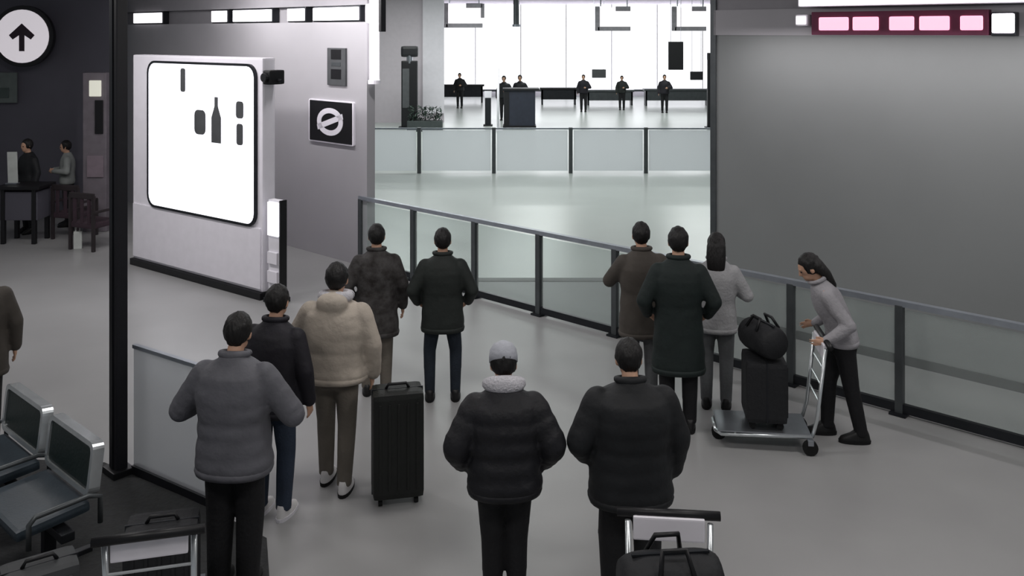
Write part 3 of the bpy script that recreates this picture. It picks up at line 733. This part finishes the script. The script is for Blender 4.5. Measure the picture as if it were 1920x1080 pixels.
ARMS = {
    'down': ((0.255, -0.02, 1.12), (0.265, 0.06, 0.88), (0.05, 0.25, -1)),
    'pocket': ((0.290, -0.06, 1.12), (0.255, 0.10, 0.97), (-0.6, 0.5, -0.6)),
    'front': ((0.30, 0.00, 1.13), (0.14, 0.24, 1.14), (-0.7, 0.7, 0.1)),
    'wide': ((0.345, 0.03, 1.10), (0.18, 0.27, 1.16), (-0.8, 0.4, 0.3)),
    'cart': ((0.27, -0.06, 1.10), (0.25, 0.17, 0.99), (0, 1, -0.1)),
    'rail': ((0.28, 0.12, 1.15), (0.22, 0.36, 1.10), (0, 1, -0.1)),
}
def person(label, loc, yaw, H=1.72, arms=('down', 'down'), top=None, legs=None, shoe='shoe_black', hair='hair', hair_style='short',
           hem=0.86, bulk=1.0, puff=0.0, lean=0.0, nod=0.15, stance=0.095, collar=None, cap=None, loose=1.0, step=0.0, fine=True, torso_len=None, coat_flare=1.0, hood=False, sole=None, group='people waiting at the barrier', sit=False, extra=None):
    t = thing('person', label, 'person', loc, yaw, group)
    k = H / 1.72
    hipz = 0.90
    def deform(p):
        p = Vector(p)
        if p.z > 1.44 and nod:
            w_ = min(1, (p.z - 1.44) / 0.10); a = nod * w_
            y, z = p.y, p.z - 1.46
            p = Vector((p.x, y * math.cos(a) + z * math.sin(a), 1.46 - y * math.sin(a) + z * math.cos(a)))
        if lean and p.z > hipz - 0.1:
            w_ = min(1, (p.z - hipz + 0.1) / 0.45); w_ = w_ * w_ * (3 - 2 * w_); a = lean * w_
            y, z = p.y, p.z - hipz
            p = Vector((p.x, y * math.cos(a) + z * math.sin(a), hipz - y * math.sin(a) + z * math.cos(a)))
        return p * k
    vx = 0.0085 if fine else 0.022
    # ---- body: one continuous surface (trunk, neck, head, arms with hands, legs)
    bm = B()
    loft(bm, [(0, 0, 0.80, 0.13, 0.10), (0, 0, 0.92, 0.155, 0.11), (0, 0, 1.06, 0.125, 0.095), (0, 0.01, 1.26, 0.15, 0.105), (0, 0, 1.37, 0.14, 0.085), (0, 0, 1.45, 0.07, 0.06)], 16)
    limb(bm, [(0, -0.005, 1.42), (0, 0.01, 1.55)], [0.056, 0.052], 12, 3)
    ball(bm, (0, 0.012, 1.618), (0.074, 0.094, 0.102), 18)                       # skull
    ball(bm, (0, 0.045, 1.555), (0.054, 0.062, 0.062), 14)                       # jaw
    tube(bm, [(0, 0.100, 1.625), (0, 0.118, 1.59), (0, 0.100, 1.578)], [0.010, 0.016, 0.010], 8)
    ball(bm, (0, 0.100, 1.552), (0.026, 0.010, 0.010), 10); ball(bm, (0, 0.094, 1.525), (0.022, 0.016, 0.014), 10)
    ball(bm, (0, 0.094, 1.64), (0.050, 0.014, 0.010), 10)
    for s in (-1, 1):
        ball(bm, (s * 0.078, 0.005, 1.60), (0.012, 0.022, 0.034), 10)
        e_, w_, d_ = ARMS[arms[0 if s < 0 else 1]]
        e_ = (e_[0] * s, e_[1], e_[2]); w_ = (w_[0] * s, w_[1], w_[2]); d_ = (d_[0] * s, d_[1], d_[2])
        limb(bm, [(s * 0.155, 0, 1.37), e_, w_], [0.054, 0.040, 0.029], 10, 5)
        hand(bm, w_, d_, s)
        ky = step * s * 0.5
        limb(bm, [(s * 0.085, 0, 0.88), (s * (stance), ky * 0.6 + 0.015, 0.49), (s * stance, ky - 0.02, 0.09)], [0.080, 0.055, 0.038], 10, 5)
        limb(bm, [(s * stance, ky - 0.02, 0.06), (s * stance * 1.1, ky + 0.11, 0.035)], [0.035, 0.028], 8, 3)
    body = remesh('body', bm, vx, 3, 'skin', t, deform)
    for s in (-1, 1):
        bm = B(); ball(bm, (s * 0.030, 0.094, 1.618), (0.013, 0.010, 0.010), 10)
        for v in bm.verts: v.co = deform(v.co)
        obj('eye', bm, 'eye', t, True)
    # ---- trousers
    bm = B(); L_ = loose
    loft(bm, [(0, -0.005, 0.79, 0.150, 0.115), (0, -0.01, 0.88, 0.175 * min(1.1, bulk), 0.128), (0, 0, 0.98, 0.165 * min(1.1, bulk), 0.118), (0, 0, 1.04, 0.155 * min(1.1, bulk), 0.112)], 18)
    for s in (-1, 1):
        ky = step * s * 0.5
        limb(bm, [(s * 0.088, -0.005, 0.86), (s * (stance + 0.003), ky * 0.6 + 0.015, 0.50), (s * stance, ky - 0.02, 0.10)], [0.098 * (0.5 + L_ / 2), 0.074 * L_, 0.060 * L_], 12, 6)
        ball(bm, (s * stance, ky - 0.018, 0.085), (0.064 * L_, 0.068 * L_, 0.03), 12)
    remesh('trousers', bm, 0.016 if fine else 0.03, 4, legs, t, deform)
    # ---- shoes
    for s in (-1, 1):
        ky = step * s * 0.5; bm = B()
        loft(bm, [(s * stance, ky + 0.035, 0.0, 0.047, 0.135), (s * stance, ky + 0.035, 0.03, 0.050, 0.138), (s * stance, ky + 0.03, 0.055, 0.046, 0.128), (s * stance, ky - 0.005, 0.085, 0.044, 0.085), (s * stance, ky - 0.02, 0.115, 0.042, 0.058)], 18, 2.2)
        for v in bm.verts: v.co = Vector(v.co) * k
        so = obj('shoe', bm, shoe, t, True)
        bm = B(); loft(bm, [(s * stance, ky + 0.035, 0.0, 0.051, 0.140), (s * stance, ky + 0.035, 0.028, 0.053, 0.143)], 18, 2.2)
        for v in bm.verts: v.co = Vector(v.co) * k
        obj('sole', bm, sole or 'rubber', so)
    # ---- jacket
    bm = B(); q = bulk; pf = puff
    z0 = hem
    rings = [(z0, 0.200 * q * coat_flare, 0.145 * q * coat_flare), (z0 + 0.05, 0.205 * q * coat_flare, 0.152 * q * coat_flare), ((z0 + 1.08) / 2, 0.196 * q * (1 + coat_flare) / 2, 0.146 * q), (1.08, 0.186 * q, 0.138 * q), (1.22, 0.200 * q, 0.150 * q), (1.30, 0.200 * q, 0.146 * q), (1.37, 0.178 * q, 0.128 * q), (1.42, 0.142 * q, 0.106 * (.5 + q * .5)), (1.46, 0.098, 0.086), (1.49, 0.076, 0.074)]
    full = []
    for (a, b) in zip(rings, rings[1:]):
        n = max(1, int((b[0] - a[0]) / 0.02))
        for i in range(n):
            u_ = i / n; full.append(tuple(a[j] + (b[j] - a[j]) * u_ for j in range(3)))
    full.append(rings[-1])
    rr = []
    for (z, rx, ry) in full:
        w_ = pf * 0.014 * abs(math.sin((z - z0) * math.pi / 0.11)) if z < 1.42 else 0
        nz_ = 0.006 * math.sin(z * 37 + loc[0] * 5)
        rr.append((nz_ * 0.5, (-0.008 if z > 1.1 else -0.004), z, rx + w_ + pf * 0.008, ry + w_ + pf * 0.012))
    loft(bm, rr, 26, 2.3)
    for s in (-1, 1):
        e_, w_, d_ = ARMS[arms[0 if s < 0 else 1]]
        off = (q - 1) * 0.15 + pf * 0.008
        sh_ = Vector((s * (0.162 + off), -0.005, 1.352)); e_ = Vector((s * (e_[0] + off), e_[1], e_[2])); w_ = Vector((s * (w_[0] + off * .5), w_[1], w_[2]))
        r0, r1, r2 = 0.078 * (0.4 + 0.6 * q) + pf * 0.006, 0.064 * (0.4 + 0.6 * q) + pf * 0.014, 0.050 * (0.5 + 0.5 * q) + pf * 0.008
        pts_, rad_ = [], []
        for i in range(9):
            u_ = i / 8; pts_.append(sh_.lerp(e_, u_)); rad_.append(r0 + (r1 - r0) * u_ + pf * 0.010 * abs(math.sin(u_ * 9)))
        for i in range(1, 8):
            u_ = i / 7; pts_.append(e_.lerp(w_, u_)); rad_.append(r1 + (r2 - r1) * u_ + pf * 0.010 * abs(math.sin(u_ * 8)))
        tube(bm, pts_, rad_, 14); ball(bm, sh_, r0, 14); ball(bm, e_, r1, 14); ball(bm, w_, r2 * 0.98, 12)
    if hood:
        ball(bm, (0, -0.10, 1.45), (0.13, 0.075, 0.075), 14); ball(bm, (0, -0.06, 1.485), (0.11, 0.07, 0.05), 14)
    jk = remesh('jacket', bm, 0.014 if fine else 0.028, 3, top, t, deform)
    # collar and hem band, cuffs: pieces of the jacket
    if fine:
        bm = B(); n = 22
        cr, ch = (0.088, 0.032) if collar is None else (0.105, 0.046)
        prev = None
        pts_ = [(cr * math.cos(2 * math.pi * i / n), cr * 0.92 * math.sin(2 * math.pi * i / n) + 0.002, 1.488) for i in range(n + 1)]
        tube(bm, pts_, ch * (0.62 if collar is None else 0.85), 10, False)
        for v in bm.verts: v.co = deform(v.co)
        obj('collar', bm, collar or top, jk, True)
        bm = B(); n = 36
        loft(bm, [(0, -0.004, z0 - 0.012, 0.203 * q * coat_flare + pf * .012, 0.150 * q * coat_flare + pf * .016), (0, -0.004, z0 + 0.012, 0.208 * q * coat_flare + pf * .014, 0.156 * q * coat_flare + pf * .018), (0, -0.004, z0 + 0.035, 0.204 * q * coat_flare + pf * .01, 0.152 * q * coat_flare + pf * .014)], 30, 2.3)
        for v in bm.verts: v.co = deform(v.co)
        obj('hem_band', bm, top, jk, True)
    # ---- hair
    bm = B()
    if hair_style != 'none':
        q_ = bmesh.ops.create_icosphere(bm, subdivisions=4 if fine else 3, radius=1.0)
        for v in bm.verts:
            p = Vector((v.co.x * 0.088, v.co.y * 0.104 - 0.008, v.co.z * 0.112 + 1.632))
            zl = 1.56 if p.y > -0.02 else 1.53
            if p.z < zl: p.z = zl + (p.z - zl) * 0.35
            if p.y > 0.055: p.y = 0.055 + (p.y - 0.055) * (0.35 if p.z < 1.67 else 0.85)
            p += Vector(v.co) * 0.007 * noise.noise(Vector(v.co) * 4 + Vector(loc))
            v.co = p
        if hair_style == 'long':
            loft(bm, [(0, -0.085, 1.30, 0.05, 0.018), (0, -0.10, 1.40, 0.085, 0.032), (0, -0.085, 1.50, 0.095, 0.045), (0, -0.05, 1.60, 0.092, 0.07), (0, -0.03, 1.68, 0.075, 0.07)], 16)
        for v in bm.verts: v.co = deform(v.co)
        obj('hair', bm, hair, t, True)
    # ---- cap
    if cap:
        bm = B()
        loft(bm, [(0, -0.002, 1.622, 0.094, 0.112), (0, -0.002, 1.66, 0.095, 0.113), (0, -0.004, 1.70, 0.088, 0.105), (0, -0.004, 1.735, 0.066, 0.080), (0, -0.004, 1.752, 0.03, 0.038)], 24, 2.0)
        for v in bm.verts: v.co = deform(v.co)
        c_ = obj('cap', bm, cap, t, True)
        bm = B(); loft(bm, [(0, 0.135, 1.632, 0.070, 0.060), (0, 0.135, 1.642, 0.070, 0.060)], 20, 2.2)
        for v in bm.verts: v.co = deform(v.co)
        obj('brim', bm, cap, c_)
        bm = B(); ball(bm, (0, -0.004, 1.755), (0.012, 0.012, 0.008), 8)
        for v in bm.verts: v.co = deform(v.co)
        obj('button', bm, cap, c_)
    if extra: extra(t, deform)
    return t

C = dict(
    blackpuff=mat('jacket_black', (20, 20, 25), 0.62, var=0.2, bump=0.5, bscale=16),
    blackcoat=mat('coat_black', (22, 24, 27), 0.7, var=0.2, bump=0.4, bscale=12),
    greypuff=mat('jacket_slate_grey', (92, 92, 98), 0.62, var=0.14, bump=0.5, bscale=14),
    navy=mat('jacket_navy', (24, 22, 30), 0.7, var=0.2, bump=0.4, bscale=14),
    beige=mat('jacket_beige', (176, 166, 154), 0.75, var=0.12, bump=0.6, bscale=13),
    mottle=mat('coat_mottled', (74, 72, 72), 0.8, rgb2=(36, 32, 30), scale=13, bump=0.3),
    greenblack=mat('jacket_green_black', (30, 35, 33), 0.72, var=0.2, bump=0.4, bscale=14),
    brown=mat('coat_brown_grey', (72, 67, 62), 0.8, var=0.15, bump=0.4, bscale=12),
    darkgreen=mat('coat_dark_green', (22, 32, 31), 0.75, var=0.2, bump=0.4, bscale=12),
    pale=mat('jacket_pale_grey', (158, 158, 160), 0.75, var=0.12, bump=0.4),
    whitegrey=mat('top_grey_white', (150, 148, 152), 0.75, var=0.15, bump=0.4),
    jeans=mat('jeans_blue', (46, 56, 72), 0.85, var=0.2, bump=0.3, bscale=60),
    jeans2=mat('jeans_dark', (30, 38, 48), 0.85, var=0.2, bump=0.3, bscale=60),
    blackt=mat('trousers_black', (18, 18, 21), 0.8, bump=0.3),
    taupe=mat('trousers_taupe', (104, 98, 90), 0.85, bump=0.3),
    greyt=mat('trousers_grey', (92, 94, 96), 0.85, bump=0.3),
    capm=mat('cap_pale_grey', (176, 178, 186), 0.8, bump=0.3),
    fur=mat('fur_white', (196, 194, 200), 0.9, bump=0.8, bscale=70),
    shb=mat('shoe_black_leather', (18, 18, 19), 0.5),
    shw=mat('shoe_white', (208, 206, 206), 0.6),
    pink=mat('shirt_pale', (132, 136, 134), 0.8),
)
M.update(C); M['shoe_black'] = C['shb']
def gy(px, Y): return Vector(((px - CX) / F * Y, Y, 0))

# waiting line, near
def patch(t, deform):
    bm = B(); box(bm, (0.03, -0.118, 0.80), (0.10, 0.012, 0.075), bev=0.004)
    for v in bm.verts: v.co = deform(v.co)
    obj('pocket_patch', bm, 'postgrey', t)
person('person in slate grey jacket with elbows out, back turned, by the milky glass', gy(440, 6.05), -0.1, 1.80, ('wide', 'wide'), C['greypuff'], C['blackt'], hem=0.76, bulk=1.16, puff=0.5, loose=1.25, hood=False, nod=0.35, extra=patch, hair_style='short')
person('person in navy black jacket and jeans partly hidden behind the slate grey jacket', gy(512, 6.95), -0.25, 1.73, ('down', 'down'), C['navy'], C['jeans'], shoe=C['shw'], sole='white', hem=0.80, bulk=1.10, lean=0.06, stance=0.10)
person('person in pale beige jacket and taupe trousers beside the big suitcase', gy(630, 7.38), -0.1, 1.80, ('front', 'down'), C['beige'], C['taupe'], shoe=C['shw'], sole='rubber', hem=0.86, bulk=1.22, puff=0.3, step=-0.16, hood=True, collar=C['fur'])
person('person in mottled grey-brown coat at the first glass panel', gy(706, 9.3), 0.12, 1.71, ('pocket', 'down'), C['mottle'], C['taupe'], hem=0.62, bulk=1.08, coat_flare=1.05)
person('person in green-black jacket and blue jeans standing alone at the barrier', gy(830, 9.15), 0.05, 1.70, ('pocket', 'pocket'), C['greenblack'], C['jeans2'], hem=0.72, bulk=1.08, stance=0.13, loose=0.9)
person('person in black puffer jacket with pale cap and white fur collar', gy(946, 5.72), 0.06, 1.69, ('pocket', 'pocket'), C['blackpuff'], C['blackt'], hem=0.84, bulk=1.10, puff=1.0, cap=C['capm'], collar=C['fur'], stance=0.075, nod=0.45, lean=0.10)
person('person in very wide black jacket nearest the camera, beside a cart', gy(1182, 5.80), 0.05, 1.71, ('pocket', 'down'), C['blackcoat'], C['blackt'], hem=0.74, bulk=1.30, puff=0.5, loose=1.3, stance=0.11, nod=0.4)
person('person in brown-grey coat beside the dark green coat at the barrier', gy(1203, 9.1), 0.1, 1.77, ('rail', 'down'), C['brown'], C['greyt'], hem=0.66, bulk=1.10)
person('person in long dark green coat in the middle of the group', gy(1272, 8.45), -0.1, 1.86, ('pocket', 'pocket'), C['darkgreen'], C['blackt'], hem=0.52, bulk=1.06, coat_flare=1.06)
person('person in pale grey jacket half hidden behind the dark green coat', gy(1343, 8.95), -0.25, 1.70, ('pocket', 'front'), C['pale'], C['greyt'], hem=0.78, bulk=1.0, hair_style='long')
person('person with long black hair in grey-white top pushing a luggage cart', gy(1578, 8.26), 1.45, 1.72, ('cart', 'cart'), C['whitegrey'], C['blackt'], hem=0.88, bulk=0.92, lean=0.36, hair_style='long', step=0.26, nod=0.2, stance=0.08)
person('person in dark coat cut off by the picture edge behind the waiting seats', gy(-38, 7.95), 0.5, 1.74, ('down', 'down'), C['brown'], C['blackt'], hem=0.7, bulk=1.1)
# dim seating area
c = gp(45, 440)
person('person in black jacket standing behind the bar table', (c.x, c.y + 0.15, 0), 2.6, 1.72, ('down', 'front'), C['blackcoat'], C['blackt'], fine=False, group='people in the dim seating area')
person('person in pale shirt between the bar table and the armchairs', (c.x + 0.42, c.y + 0.75, 0), 2.0, 1.62, ('front', 'front'), C['pink'], C['blackt'], fine=False, group='people in the dim seating area')
# far people in the hall
far = [('person in black coat behind the outermost counter desk', 862, 44, 'blackcoat', 1.70), ('person in black standing behind the service kiosk, nearer the white pole', 945, 38, 'blackcoat', 1.86),
       ('person in black standing behind the middle of the service kiosk', 975, 38.3, 'blackpuff', 1.88), ('person in dark jacket at the low black desk end', 1094, 42, 'navy', 1.72),
       ('person in dark blue at the middle of the bright window', 1166, 43, 'greenblack', 1.62), ('person in wide dark coat under the black hanging sign', 1246, 41.5, 'navy', 1.74)]
for lb, px, Y, m_, H in far:
    person(lb, gy(px, Y), 3.0, H, ('front', 'down'), C[m_], C['blackt'], fine=False, bulk=1.1, group='people far back in the hall')
